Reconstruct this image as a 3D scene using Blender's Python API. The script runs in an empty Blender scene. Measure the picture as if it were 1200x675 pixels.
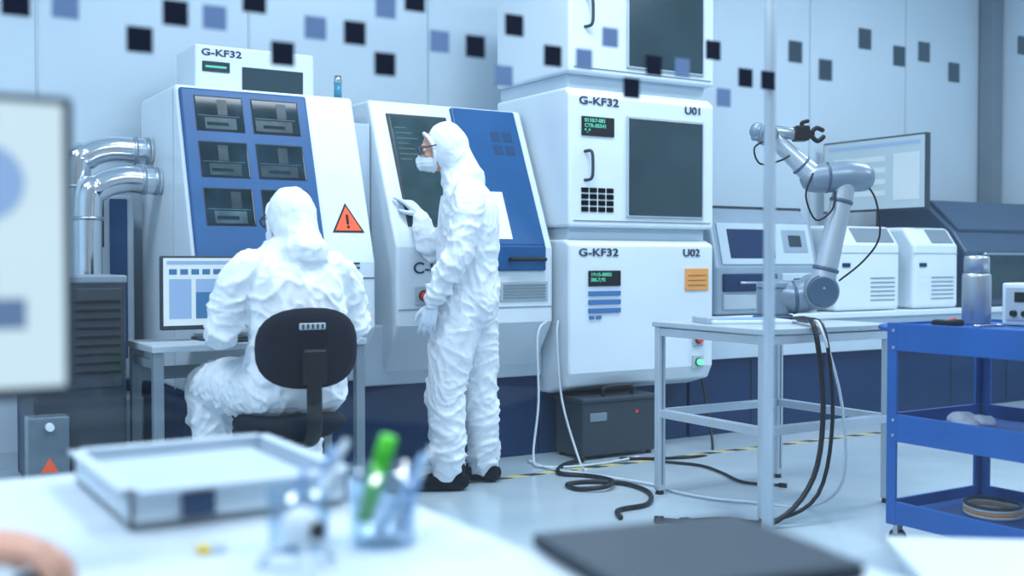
import bpy, bmesh, math, random
from mathutils import Vector, Matrix, noise, Euler
random.seed(7)
scn = bpy.context.scene
COL = scn.collection

# ------------------------------------------------------------------ materials
MATS = {}
def mat(name, col, rough=0.5, metal=0.0, var=0.04, vscale=6.0, bump=0.0, bscale=60.0, emit=None, estr=0.0, coat=0.0, spec=0.5):
    if name in MATS: return MATS[name]
    m = bpy.data.materials.new(name); m.use_nodes = True
    nt = m.node_tree; b = nt.nodes['Principled BSDF']
    tc = nt.nodes.new('ShaderNodeTexCoord')
    nz = nt.nodes.new('ShaderNodeTexNoise'); nz.inputs['Scale'].default_value = vscale; nz.inputs['Detail'].default_value = 3
    nt.links.new(tc.outputs['Object'], nz.inputs['Vector'])
    rp = nt.nodes.new('ShaderNodeValToRGB')
    c0 = [max(0, c*(1-var)) for c in col]; c1 = [min(1, c*(1+var)) for c in col]
    rp.color_ramp.elements[0].position = 0.3; rp.color_ramp.elements[1].position = 0.7
    rp.color_ramp.elements[0].color = (*c0, 1); rp.color_ramp.elements[1].color = (*c1, 1)
    nt.links.new(nz.outputs['Fac'], rp.inputs['Fac'])
    nt.links.new(rp.outputs['Color'], b.inputs['Base Color'])
    b.inputs['Roughness'].default_value = rough; b.inputs['Metallic'].default_value = metal
    b.inputs['Coat Weight'].default_value = coat
    b.inputs['Specular IOR Level'].default_value = spec
    if bump > 0:
        n2 = nt.nodes.new('ShaderNodeTexNoise'); n2.inputs['Scale'].default_value = bscale; n2.inputs['Detail'].default_value = 4
        nt.links.new(tc.outputs['Object'], n2.inputs['Vector'])
        bp = nt.nodes.new('ShaderNodeBump'); bp.inputs['Strength'].default_value = bump; bp.inputs['Distance'].default_value = 0.01
        nt.links.new(n2.outputs['Fac'], bp.inputs['Height']); nt.links.new(bp.outputs['Normal'], b.inputs['Normal'])
    if emit:
        b.inputs['Emission Color'].default_value = (*emit, 1); b.inputs['Emission Strength'].default_value = estr
    MATS[name] = m
    return m

def glassy(name, tint, gloss=0.05, rough=0.02, haze=0.0):
    m = bpy.data.materials.new(name); m.use_nodes = True
    nt = m.node_tree; nt.nodes.clear()
    o = nt.nodes.new('ShaderNodeOutputMaterial'); mx = nt.nodes.new('ShaderNodeMixShader')
    t = nt.nodes.new('ShaderNodeBsdfTransparent'); g = nt.nodes.new('ShaderNodeBsdfGlossy')
    t.inputs['Color'].default_value = (*tint, 1); g.inputs['Roughness'].default_value = rough
    mx.inputs[0].default_value = gloss
    nt.links.new(t.outputs[0], mx.inputs[1]); nt.links.new(g.outputs[0], mx.inputs[2])
    if haze > 0:   # pale diffuse veil mixed in to imitate milky reflections and lift blacks
        m2 = nt.nodes.new('ShaderNodeMixShader'); d = nt.nodes.new('ShaderNodeBsdfDiffuse'); d.inputs['Color'].default_value = (.7, .85, 1, 1)
        tc = nt.nodes.new('ShaderNodeTexCoord'); nz = nt.nodes.new('ShaderNodeTexNoise'); nz.inputs['Scale'].default_value = .8
        mp = nt.nodes.new('ShaderNodeMapRange'); mp.inputs['To Min'].default_value = haze*.5; mp.inputs['To Max'].default_value = haze*1.5
        nt.links.new(tc.outputs['Object'], nz.inputs['Vector']); nt.links.new(nz.outputs['Fac'], mp.inputs['Value']); nt.links.new(mp.outputs[0], m2.inputs[0])
        nt.links.new(mx.outputs[0], m2.inputs[1]); nt.links.new(d.outputs[0], m2.inputs[2]); nt.links.new(m2.outputs[0], o.inputs[0])
    else: nt.links.new(mx.outputs[0], o.inputs[0])
    MATS[name] = m; return m

WALL = mat('wall_paint', (0.56, 0.68, 0.77), 0.6, var=0.02, vscale=1.5)
WALLT = mat('wall_seam', (0.46, 0.57, 0.66), 0.6)
CEIL = mat('ceiling_paint', (0.75, 0.80, 0.85), 0.8)
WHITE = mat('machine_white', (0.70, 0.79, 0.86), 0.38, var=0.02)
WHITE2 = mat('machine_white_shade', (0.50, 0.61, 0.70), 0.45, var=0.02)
BLUE = mat('machine_blue', (0.010, 0.095, 0.26), 0.4, var=0.08, spec=.35)
NAVY = mat('machine_navy', (0.009, 0.036, 0.11), 0.45, var=0.08, spec=.3)
FRAMEG = mat('seal_dark', (0.015, 0.03, 0.045), 0.5)
DGREY = mat('dark_grey', (0.04, 0.055, 0.075), 0.5, spec=.3)
MGREY = mat('mid_grey', (0.20, 0.26, 0.31), 0.45)
LGREY = mat('light_grey', (0.42, 0.50, 0.56), 0.45)
BLACK = mat('black_plastic', (0.005, 0.008, 0.012), 0.4, spec=.35)
FABRIC = mat('black_fabric', (0.006, 0.009, 0.020), 0.8, bump=0.3, bscale=300, spec=.2)
CHROME = mat('chrome', (0.78, 0.82, 0.86), 0.16, metal=1.0)
STEEL = mat('brushed_steel', (0.50, 0.56, 0.61), 0.32, metal=1.0, bump=0.05)
ALU = mat('aluminium', (0.60, 0.67, 0.74), 0.4, metal=0.6)
SUIT = mat('coverall_fabric', (0.80, 0.86, 0.92), 0.75, var=0.02, bump=0.25, bscale=40)
GLOVE = mat('glove_latex', (0.62, 0.71, 0.82), 0.5, var=0.03)
MASK = mat('mask_fabric', (0.78, 0.85, 0.92), 0.7)
SKIN = mat('skin', (0.60, 0.34, 0.26), 0.5, var=0.08, vscale=20)
SHOE = mat('shoe_black', (0.004, 0.005, 0.007), 0.8, spec=.2)
RED = mat('red_button', (0.75, 0.03, 0.03), 0.3, emit=(0.8, 0.03, 0.02), estr=0.1)
GREEN = mat('green_button', (0.1, 0.7, 0.3), 0.3, emit=(0.2, 1.0, 0.5), estr=0.7)
ORANGE = mat('orange_label', (0.80, 0.36, 0.10), 0.5)
WARN = mat('warning_orange', (0.90, 0.12, 0.03), 0.5)
KEYB = mat('key_blue', (0.06, 0.18, 0.42), 0.45)
TEXTM = mat('lettering_navy', (0.015, 0.035, 0.09), 0.5)
LED = mat('display_green_text', (0.1, 0.5, 0.35), 0.5, emit=(0.2, 0.8, 0.5), estr=0.15)
CARTB = mat('cart_blue', (0.018, 0.11, 0.38), 0.4, var=0.06, spec=.4)
DESKW = mat('desk_white', (0.62, 0.71, 0.79), 0.35, var=0.02)
TRAYW = mat('tray_white', (0.58, 0.68, 0.77), 0.4)
SCRW = mat('screen_white', (0.2, 0.25, 0.28), 0.3, emit=(0.66, 0.81, 0.87), estr=0.58)
SCRL = mat('screen_lightblue', (0.10, 0.18, 0.30), 0.3, emit=(0.32, 0.48, 0.72), estr=0.5)
SCRB = mat('screen_blue', (0.03, 0.08, 0.16), 0.3, emit=(0.05, 0.20, 0.44), estr=0.5)
SCRG = mat('screen_greyblue', (0.06, 0.10, 0.17), 0.3, emit=(0.14, 0.22, 0.38), estr=0.5)
TVW = mat('tv_screen', (0.25, 0.33, 0.38), 0.2, emit=(0.40, 0.56, 0.66), estr=0.42)
DSCREEN = mat('dark_window', (0.030, 0.060, 0.075), 0.15, var=0.15, vscale=3, spec=.4)
MGLASS = mat('machine_window', (0.008, 0.028, 0.042), 0.06, var=0.6, vscale=7, spec=.4)
INNER = mat('window_inner', (0.018, 0.048, 0.065), 0.3, var=0.5, vscale=12, spec=.3)
INNER2 = mat('window_inner_light', (0.05, 0.105, 0.135), 0.3, var=0.5, vscale=14, spec=.3)
PENG = mat('marker_green', (0.06, 0.50, 0.02), 0.4, emit=(0.1, 0.8, 0.05), estr=0.05)
PENB = mat('pen_blue', (0.25, 0.42, 0.68), 0.4)
PEND = mat('pen_dark', (0.03, 0.06, 0.13), 0.4)
YEL = mat('yellow_plastic', (0.8, 0.6, 0.05), 0.4)
STKD = mat('sticker_dark', (0.004, 0.009, 0.026), 0.7, spec=.2)
STKL = mat('sticker_blue', (0.15, 0.23, 0.40), 0.7, spec=.2)
LAMP = mat('lamp_diffuser', (0.9, 0.95, 1), 0.5, emit=(0.90, 0.95, 1.0), estr=2.0)
CABW = mat('cable_white', (0.6, 0.68, 0.75), 0.5)
GLASS = glassy('partition_glass', (0.975, 0.99, 1.0), 0.02, 0.0, haze=0.008)
CLEAR = glassy('clear_plastic', (0.82, 0.90, 0.96), 0.15, 0.08)
GOG = glassy('goggle_lens', (0.75, 0.85, 0.9), 0.25, 0.05)

def floor_mat():
    m = bpy.data.materials.new('floor_epoxy'); m.use_nodes = True
    nt = m.node_tree; b = nt.nodes['Principled BSDF']
    tc = nt.nodes.new('ShaderNodeTexCoord')
    n = nt.nodes.new('ShaderNodeTexNoise'); n.inputs['Scale'].default_value = 1.3; n.inputs['Detail'].default_value = 6
    nt.links.new(tc.outputs['Object'], n.inputs['Vector'])
    r = nt.nodes.new('ShaderNodeValToRGB'); r.color_ramp.elements[0].position = .35; r.color_ramp.elements[1].position = .7
    r.color_ramp.elements[0].color = (0.40, 0.51, 0.58, 1); r.color_ramp.elements[1].color = (0.52, 0.61, 0.67, 1)
    nt.links.new(n.outputs['Fac'], r.inputs['Fac']); nt.links.new(r.outputs[0], b.inputs['Base Color'])
    b.inputs['Roughness'].default_value = 0.2
    return m
FLOOR = floor_mat()

def tape_mat():
    m = bpy.data.materials.new('hazard_tape'); m.use_nodes = True
    nt = m.node_tree; b = nt.nodes['Principled BSDF']
    tc = nt.nodes.new('ShaderNodeTexCoord')
    w = nt.nodes.new('ShaderNodeTexWave'); w.bands_direction = 'DIAGONAL'; w.inputs['Scale'].default_value = 3.0
    nt.links.new(tc.outputs['Object'], w.inputs['Vector'])
    r = nt.nodes.new('ShaderNodeValToRGB'); r.color_ramp.interpolation = 'CONSTANT'; r.color_ramp.elements[1].position = .5
    r.color_ramp.elements[0].color = (0.03, 0.04, 0.05, 1); r.color_ramp.elements[1].color = (0.62, 0.54, 0.22, 1)
    nt.links.new(w.outputs['Fac'], r.inputs['Fac']); nt.links.new(r.outputs[0], b.inputs['Base Color'])
    return m
TAPE = tape_mat()

# ------------------------------------------------------------------ builders
class G:
    """one real-world object: an Empty that parents its parts. world=True -> part coords are given in world space"""
    def __init__(s, name, loc, rot=0.0, world=True):
        e = bpy.data.objects.new(name, None); COL.objects.link(e)
        e.location = loc; e.rotation_euler = (0, 0, rot); e.empty_display_size = 0.1
        s.e = e; s.off = Vector(loc) if world else Vector((0, 0, 0))
    def mesh(s, name, verts, faces, m, smooth=False, mats=None):
        me = bpy.data.meshes.new(name)
        me.from_pydata([tuple(Vector(v) - s.off) for v in verts], [], faces)
        bm = bmesh.new(); bm.from_mesh(me); bmesh.ops.recalc_face_normals(bm, faces=bm.faces); bm.to_mesh(me); bm.free()
        me.materials.append(m)
        if smooth: me.polygons.foreach_set('use_smooth', [True]*len(me.polygons))
        o = bpy.data.objects.new(name, me); COL.objects.link(o); o.parent = s.e
        return o

def bev(o, w, seg=2):
    if w > 0:
        md = o.modifiers.new('bevel', 'BEVEL'); md.width = w; md.segments = seg; md.limit_method = 'ANGLE'; md.angle_limit = math.radians(40)
    return o
def box(g, name, x0, x1, y0, y1, z0, z1, m, b=0.004):
    v = [(x, y, z) for x in (x0, x1) for y in (y0, y1) for z in (z0, z1)]
    f = [(0,1,3,2),(4,6,7,5),(0,4,5,1),(2,3,7,6),(0,2,6,4),(1,5,7,3)]
    return bev(g.mesh(name, v, f, m), b)
def prism(g, name, prof, x0, x1, m, b=0.008):
    n = len(prof)
    v = [(x0, p[0], p[1]) for p in prof] + [(x1, p[0], p[1]) for p in prof]
    f = [tuple(range(n)), tuple(range(2*n-1, n-1, -1))] + [(i, (i+1) % n, n+(i+1) % n, n+i) for i in range(n)]
    return bev(g.mesh(name, v, f, m), b, 3)
def panel(g, name, x0, x1, z0, z1, yf, o0, o1, m, b=0.003):
    """slab lying on the front surface y=yf(z), from offset o0 to o1 outwards"""
    dy = yf(z1)-yf(z0); dz = z1-z0; L = math.hypot(dy, dz); ny, nz = -dz/L, dy/L
    v = []
    for x in (x0, x1):
        for o in (o0, o1):
            for z in (z0, z1): v.append((x, yf(z)+ny*o, z+nz*o))
    f = [(0,1,3,2),(4,6,7,5),(0,4,5,1),(2,3,7,6),(0,2,6,4),(1,5,7,3)]
    return bev(g.mesh(name, v, f, m), b)
def cyl(g, name, p0, p1, r0, r1, m, n=32, smooth=True, b=0.0):
    p0 = Vector(p0); p1 = Vector(p1); ax = (p1-p0).normalized()
    u = ax.orthogonal().normalized(); w = ax.cross(u)
    v = []
    for p, r in ((p0, r0), (p1, r1)):
        for i in range(n):
            a = 2*math.pi*i/n; v.append(p+u*math.cos(a)*r+w*math.sin(a)*r)
    f = [(i, (i+1) % n, n+(i+1) % n, n+i) for i in range(n)] + [tuple(range(n)), tuple(range(2*n-1, n-1, -1))]
    o = g.mesh(name, v, f, m)
    for p in o.data.polygons:
        if len(p.vertices) == 4: p.use_smooth = smooth
    return bev(o, b)
def lathe(g, name, base, prof, m, n=36, axis=(0, 0, 1)):
    ax = Vector(axis).normalized(); u = ax.orthogonal().normalized(); w = ax.cross(u); base = Vector(base)
    v = []; k = len(prof)
    for r, h in prof:
        for i in range(n):
            a = 2*math.pi*i/n; v.append(base+ax*h+u*math.cos(a)*r+w*math.sin(a)*r)
    f = [(j*n+i, j*n+(i+1) % n, (j+1)*n+(i+1) % n, (j+1)*n+i) for j in range(k-1) for i in range(n)]
    f += [tuple(range(n)), tuple(range(k*n-1, (k-1)*n-1, -1))]
    return g.mesh(name, v, f, m, smooth=True)
def catmull(P, sub=6):
    P = [tuple(p) for p in P]; out = []
    Q = [P[0]]+P+[P[-1]]
    for i in range(1, len(Q)-2):
        for s in range(sub):
            t = s/sub
            out.append(tuple(0.5*((2*b)+(-a+c)*t+(2*a-5*b+4*c-d)*t*t+(-a+3*b-3*c+d)*t**3) for a, b, c, d in zip(Q[i-1], Q[i], Q[i+1], Q[i+2])))
    out.append(P[-1]); return out
def tube_geo(pts, rads, n=16, sub=5, caps=True, sq=1.0, side=None):
    """swept round/elliptic tube. sq scales the radius along `side`"""
    d = catmull([tuple(p)+(r,) for p, r in zip(pts, rads)], sub) if sub > 1 else [tuple(p)+(r,) for p, r in zip(pts, rads)]
    C = [Vector(x[:3]) for x in d]; Rr = [x[3] for x in d]
    T = []
    for i in range(len(C)):
        a = C[max(0, i-1)]; b = C[min(len(C)-1, i+1)]; T.append((b-a).normalized())
    if caps:
        r0 = Rr[0]; r1 = Rr[-1]; c0 = C[0]; c1 = C[-1]
        pre = [(c0-T[0]*r0*h, r0*k) for h, k in ((0.98, .12), (.8, .6), (.45, .89))]
        post = [(c1+T[-1]*r1*h, r1*k) for h, k in ((.45, .89), (.8, .6), (.98, .12))]
        C = [p[0] for p in pre]+C+[p[0] for p in post]; Rr = [p[1] for p in pre]+Rr+[p[1] for p in post]
        T = [T[0]]*3+T+[T[-1]]*3
    u = Vector(side) if side else T[0].orthogonal()
    v = []; f = []
    for c, r, t in zip(C, Rr, T):
        u = (u-t*u.dot(t)).normalized(); w = t.cross(u)
        for i in range(n):
            a = 2*math.pi*i/n; v.append(c+u*math.cos(a)*r*sq+w*math.sin(a)*r)
    k = len(C)
    f = [(j*n+i, j*n+(i+1) % n, (j+1)*n+(i+1) % n, (j+1)*n+i) for j in range(k-1) for i in range(n)]
    f += [tuple(range(n-1, -1, -1)), tuple(range((k-1)*n, k*n))]
    return v, f
def tube(g, name, pts, rads, m, **k):
    if not isinstance(rads, (list, tuple)): rads = [rads]*len(pts)
    v, f = tube_geo(pts, rads, **k); return g.mesh(name, v, f, m, smooth=True)
def ell_geo(c, r, rot=None, n=24, k=14):
    c = Vector(c); v = []; R = rot.to_3x3() if rot else Matrix.Identity(3)
    for j in range(1, k):
        th = math.pi*j/k
        for i in range(n):
            a = 2*math.pi*i/n
            v.append(c+R@Vector((r[0]*math.sin(th)*math.cos(a), r[1]*math.sin(th)*math.sin(a), r[2]*math.cos(th))))
    f = [(j*n+i, j*n+(i+1) % n, (j+1)*n+(i+1) % n, (j+1)*n+i) for j in range(k-2) for i in range(n)]
    v.append(c+R@Vector((0, 0, r[2]))); v.append(c-R@Vector((0, 0, r[2]))); t = len(v)
    f += [(t-2, (i+1) % n, i) for i in range(n)] + [(t-1, (k-2)*n+i, (k-2)*n+(i+1) % n) for i in range(n)]
    return v, f
def ell(g, name, c, r, m, rot=None):
    v, f = ell_geo(c, r, rot); return g.mesh(name, v, f, m, smooth=True)
def rings_geo(R, n=28, p=2.3):
    """horizontal super-elliptic rings (cx,cy,z,rx,ry)"""
    R = catmull(R, 5); v = []
    for cx, cy, z, rx, ry in R:
        for i in range(n):
            a = 2*math.pi*i/n; ca, sa = math.cos(a), math.sin(a)
            v.append(Vector((cx+rx*math.copysign(abs(ca)**(2/p), ca), cy+ry*math.copysign(abs(sa)**(2/p), sa), z)))
    k = len(R)
    f = [(j*n+i, j*n+(i+1) % n, (j+1)*n+(i+1) % n, (j+1)*n+i) for j in range(k-1) for i in range(n)]
    f += [tuple(range(n-1, -1, -1)), tuple(range((k-1)*n, k*n))]
    return v, f
def fuse(g, name, geos, m, voxel=0.01, smooth=4, disp=None, ratio=None):
    """union of closed shells -> one continuous skin"""
    V = []; Fc = []
    for v, f in geos:
        o = len(V); V += [tuple(x) for x in v]; Fc += [tuple(i+o for i in q) for q in f]
    me = bpy.data.meshes.new('tmp'); me.from_pydata(V, [], Fc)
    bm = bmesh.new(); bm.from_mesh(me); bmesh.ops.recalc_face_normals(bm, faces=bm.faces); bm.to_mesh(me); bm.free()
    o = bpy.data.objects.new('tmp', me); COL.objects.link(o)
    r = o.modifiers.new('r', 'REMESH'); r.mode = 'VOXEL'; r.voxel_size = voxel
    s = o.modifiers.new('s', 'SMOOTH'); s.factor = 0.5; s.iterations = smooth
    dg = bpy.context.evaluated_depsgraph_get(); dg.update()
    me2 = bpy.data.meshes.new_from_object(o.evaluated_get(dg))
    bpy.data.objects.remove(o)
    if disp:
        nr = [Vector(v.normal) for v in me2.vertices]
        for v, nn in zip(me2.vertices, nr): v.co = v.co+nn*disp(v.co.copy(), nn)
    for v in me2.vertices: v.co = v.co-g.off
    me2.name = name; me2.materials.clear(); me2.materials.append(m)
    me2.polygons.foreach_set('use_smooth', [True]*len(me2.polygons))
    ob = bpy.data.objects.new(name, me2); COL.objects.link(ob); ob.parent = g.e
    return ob
def text(g, name, body, size, loc, m=TEXTM, lean=0.0, rz=0.0, ext=0.0015, sx=1.15):
    cu = bpy.data.curves.new(name, 'FONT'); cu.body = body; cu.size = size; cu.extrude = ext; cu.offset = 0.0008
    o = bpy.data.objects.new(name, cu); COL.objects.link(o); o.parent = g.e
    o.location = Vector(loc)-g.off; o.rotation_euler = (math.pi/2-lean, 0, rz); o.scale = (sx, 1, 1)
    cu.materials.append(m); return o

# ------------------------------------------------------------------ room
BF = [(0,1,3,2),(4,6,7,5),(0,4,5,1),(2,3,7,6),(0,2,6,4),(1,5,7,3)]
def rbox(name, x0, x1, y0, y1, z0, z1, m):
    me = bpy.data.meshes.new(name); me.from_pydata([(x, y, z) for x in (x0, x1) for y in (y0, y1) for z in (z0, z1)], [], BF); me.materials.append(m)
    o = bpy.data.objects.new(name, me); COL.objects.link(o); return o
XL, XR, YB, YF, H = -4.0, 9.4, 6.6, -3.0, 4.2
rbox('floor', XL, XR, YF, YB, -0.1, 0.0, FLOOR)
rbox('ceiling', XL, XR, YF, YB, H, H+0.1, CEIL)
rbox('wall_back', XL, XR+0.1, YB, YB+0.1, 0, H, WALL)
rbox('wall_right', XR, XR+0.1, YF, YB, 0, H, WALL)
rbox('wall_left', XL-0.1, XL, YF, YB+0.1, 0, H, WALL)
k = 1
for x in (-2.8, -1.4, 0.0, 1.0, 2.2, 3.42, 4.6, 5.8, 7.0, 8.2):
    rbox('trim_%d' % k, x, x+0.015, YB-0.006, YB, 0.1, H, WALLT); k += 1
rbox('baseboard_back', XL, XR, YB-0.015, YB, 0, 0.1, WALLT)
rbox('baseboard_right', XR-0.015, XR, YF, YB-0.02, 0, 0.1, WALLT)
c = G('corner_column', (XR-0.1, YB-0.1, 0))
box(c, 'shaft', XR-0.17, XR-0.02, YB-0.16, YB-0.02, 0, H, MGREY); box(c, 'foot', XR-0.19, XR-0.02, YB-0.18, YB-0.02, 0, 0.12, DGREY)
t = G('floor_marking_tape', (3, 4.98, 0)); box(t, 'strip', -2.5, 8.5, 4.955, 5.005, 0.0, 0.002, TAPE, 0)

# ceiling light fixtures
for ix, x in enumerate((-1.2, 2.8, 6.8)):
    for iy, y in enumerate((0.4, 3.9)):
        L = G('ceiling_light_panel', (x, y, H-0.06))
        box(L, 'housing', x-0.95, x+0.95, y-0.55, y+0.55, H-0.05, H, CEIL)
        box(L, 'diffuser', x-0.9, x+0.9, y-0.5, y+0.5, H-0.06, H-0.045, LAMP, 0)
        ld = bpy.data.lights.new('lamp', 'AREA'); ld.shape = 'RECTANGLE'; ld.size = 1.8; ld.size_y = 1.0
        ld.energy = 70; ld.color = (0.85, 0.93, 1.0)
        lo = bpy.data.objects.new('lamp', ld); COL.objects.link(lo); lo.parent = L.e; lo.location = (0, 0, -0.02)

# ------------------------------------------------------------------ machine helper
def slope(yb, zb, yt, zt):
    def f(z): return yb if z <= zb else yb+(yt-yb)*(z-zb)/(zt-zb)
    return f
def button(g, n, x, y, z, m, s=0.04, r=0.02):
    box(g, n+'_plate', x-s, x+s, y-0.012, y, z-s, z+s, LGREY, 0.004)
    cyl(g, n+'_collar', (x, y-0.012, z), (x, y-0.02, z), r*1.25, r*1.25, DGREY)
    cyl(g, n+'_cap', (x, y-0.02, z), (x, y-0.04, z), r, r*0.9, m)
def vents(g, n, x0, x1, z0, z1, y, k, m=DGREY):
    for i in range(k):
        z = z0+(z1-z0)*i/(k-1); box(g, '%s_%d' % (n, i+1), x0, x1, y-0.004, y, z-0.004, z+0.004, m, 0)

# ---- machine 1 (six-window)
M = G('cnc_machine', (1.97, 5.8, 0))
x0, x1 = 1.49, 2.445
prism(M, 'housing', [(5.3, .80), (5.3, 1.14), (5.6, 2.03), (6.3, 2.03), (6.3, .50), (5.5, .50)], x0, x1, WHITE, 0.02)
prism(M, 'plinth', [(5.5, 0), (5.5, .497), (6.3, .497), (6.3, 0)], x0+.0, x1, NAVY, 0.01)
s1 = slope(5.3, 1.14, 5.6, 2.03)
panel(M, 'door_blue', 1.505, 2.17, 1.145, 2.01, s1, -0.01, 0.02, BLUE, 0.012)
box(M, 'door_lower', 1.505, 2.17, 5.282, 5.305, 1.07, 1.15, BLUE, 0.01)
for r_, (za, zb) in enumerate(((1.79, 1.965), (1.555, 1.73), (1.315, 1.495))):
    for c_, (xa, xb) in enumerate(((1.575, 1.815), (1.865, 2.11))):
        i = r_*2+c_+1
        panel(M, 'window_seal_%d' % i, xa-.006, xb+.006, za-.006, zb+.006, s1, 0.0, 0.0225, FRAMEG, 0.006)
        panel(M, 'window_glass_%d' % i, xa, xb, za, zb, s1, 0.0, 0.0245, MGLASS, 0.003)
        h_ = zb-za
        panel(M, 'window_highlight_%d' % i, xa+.01, xb-.02, za+h_*(.42+.1*((i*3) % 3)), za+h_*(.44+.1*((i*3) % 3)), s1, 0.0, 0.0252, INNER2, 0)  # thin lighter line laid on the glass as a painted highlight
        panel(M, 'window_chamber_%d' % i, xa+.01+.03*(i % 2), xb-.04, za+.008, za+h_*.38, s1, 0.0, 0.0252, INNER if i < 5 else INNER2, 0)
        panel(M, 'window_table_%d' % i, xa+.05, xb-.08, za+.025, za+h_*.24, s1, 0.0, 0.0254, MGLASS, 0)
        panel(M, 'window_spindle_%d' % i, xa+.09+.02*(i % 3), xa+.14+.02*(i % 3), za+h_*.46, zb-.015, s1, 0.0, 0.0254, INNER, 0)
box(M, 'groove', x0+.01, x1-.01, 5.297, 5.302, 1.055, 1.06, DGREY, 0)
text(M, 'lettering', 'C-82F', 0.085, (2.11, 5.296, 1.08))
def tri(g, name, cx, cz, yf, s, off, m):
    pts = [(cx-s, cz-s*.577), (cx+s, cz-s*.577), (cx, cz+s*1.155)]
    v = [(p[0], yf(p[1])-off, p[1]+off*.3) for p in pts]+[(p[0], yf(p[1])-off+.004, p[1]+off*.3) for p in pts]
    return g.mesh(name, v, [(0, 1, 2), (5, 4, 3), (0, 3, 4, 1), (1, 4, 5, 2), (2, 5, 3, 0)], m)
tri(M, 'warning_border', 2.315, 1.345, s1, 0.088, 0.004, BLACK)
tri(M, 'warning_sign', 2.315, 1.345, s1, 0.074, 0.0055, WARN)
panel(M, 'warning_mark', 2.309, 2.321, 1.335, 1.385, s1, 0.004, 0.009, BLACK, 0)
panel(M, 'warning_dot', 2.309, 2.321, 1.315, 1.327, s1, 0.004, 0.009, BLACK, 0)
box(M, 'side_groove', x0-.003, x0+.002, 5.62, 5.63, .5, 2.0, WHITE2, 0)
# upper electronics unit on the machine
U = G('control_unit', (2.0, 6.15, 2.035))
box(U, 'case', 1.70, 2.38, 5.98, 6.35, 2.035, 2.315, WHITE, 0.015)
box(U, 'display', 1.74, 1.89, 5.972, 5.985, 2.17, 2.225, DSCREEN)
box(U, 'display_text', 1.755, 1.87, 5.970, 5.975, 2.19, 2.202, LED, 0)
box(U, 'screen', 1.96, 2.31, 5.972, 5.985, 2.05, 2.21, DSCREEN)
text(U, 'lettering', 'G-KF32', 0.05, (1.735, 5.978, 2.257), sx=1.4)

# ---- machine 2
M = G('cnc_machine', (3.06, 5.85, 0))
x0, x1 = 2.565, 3.56
prism(M, 'housing', [(5.3, .80), (5.3, 1.22), (5.66, 2.04), (6.3, 2.04), (6.3, .50), (5.5, .50)], x0, x1, WHITE, 0.02)
prism(M, 'plinth', [(5.5, 0), (5.5, .497), (6.3, .497), (6.3, 0)], 2.45, 3.595, NAVY, 0.01)
s2 = slope(5.3, 1.22, 5.66, 2.04)
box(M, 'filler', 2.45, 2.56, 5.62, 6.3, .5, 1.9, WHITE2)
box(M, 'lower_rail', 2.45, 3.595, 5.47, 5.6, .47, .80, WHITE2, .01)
# signal beacon
BC = mat('beacon_cyan', (.04, .25, .38), .3, emit=(.1, .5, .7), estr=.1)
cyl(M, 'beacon_foot', (2.51, 5.95, 1.9), (2.51, 5.95, 2.08), .012, .012, STEEL)
cyl(M, 'beacon_stem', (2.51, 5.95, 2.08), (2.51, 5.95, 2.16), .022, .022, BC)
cyl(M, 'beacon_cap', (2.51, 5.95, 2.16), (2.51, 5.95, 2.205), .024, .02, STEEL)
panel(M, 'window_seal', 2.655, 3.035, 1.33, 1.965, s2, 0, 0.006, FRAMEG, .006)
panel(M, 'window_glass', 2.67, 3.02, 1.345, 1.95, s2, 0, 0.009, mat('machine_window_green', (.028, .065, .075), .12, var=.3, vscale=9, spec=.4), .003)
DIM = mat('dim_readout', (.05, .11, .11), .4)
for i in range(7):
    panel(M, 'screen_text_%d' % i, 2.69, 2.76+.03*(i % 3), 1.88-i*.03, 1.886-i*.03, s2, 0, 0.0105, DIM, 0)
panel(M, 'cover_blue', 3.07, 3.50, 1.225, 2.025, s2, -0.01, 0.02, BLUE, .01)
box(M, 'cover_blue_lower', 3.07, 3.50, 5.28, 5.31, 1.09, 1.235, BLUE, .01)
BLUE2 = mat('machine_blue_dark', (.007, .055, .155), .4)
for i in range(4):
    panel(M, 'cover_tile_%d' % (i+1), 3.30+.08*(i % 2), 3.36+.08*(i % 2), 1.83-.08*(i//2), 1.89-.08*(i//2), s2, 0.0, 0.0215, BLUE2, 0)
tube(M, 'handle', [(3.26, 5.28, 1.155), (3.27, 5.245, 1.155), (3.46, 5.245, 1.155), (3.47, 5.28, 1.155)], .012, BLACK, n=10)
panel(M, 'paper_notice', 3.12, 3.285, 1.26, 1.53, s2, 0.0205, 0.0225, mat('paper', (.8, .86, .9), .8), 0)
box(M, 'vent_plate', 3.20, 3.52, 5.292, 5.305, .92, 1.03, LGREY)
vents(M, 'vent_slot', 3.22, 3.50, .94, 1.01, 5.292, 5, MGREY)
text(M, 'lettering', 'C-83F', 0.085, (2.66, 5.296, 1.08))
button(M, 'emergency_stop', 2.72, 5.3, .96, RED, .05, .024)
box(M, 'front_groove', x0+.01, x1-.01, 5.296, 5.302, .885, .889, MGREY, 0)

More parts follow.
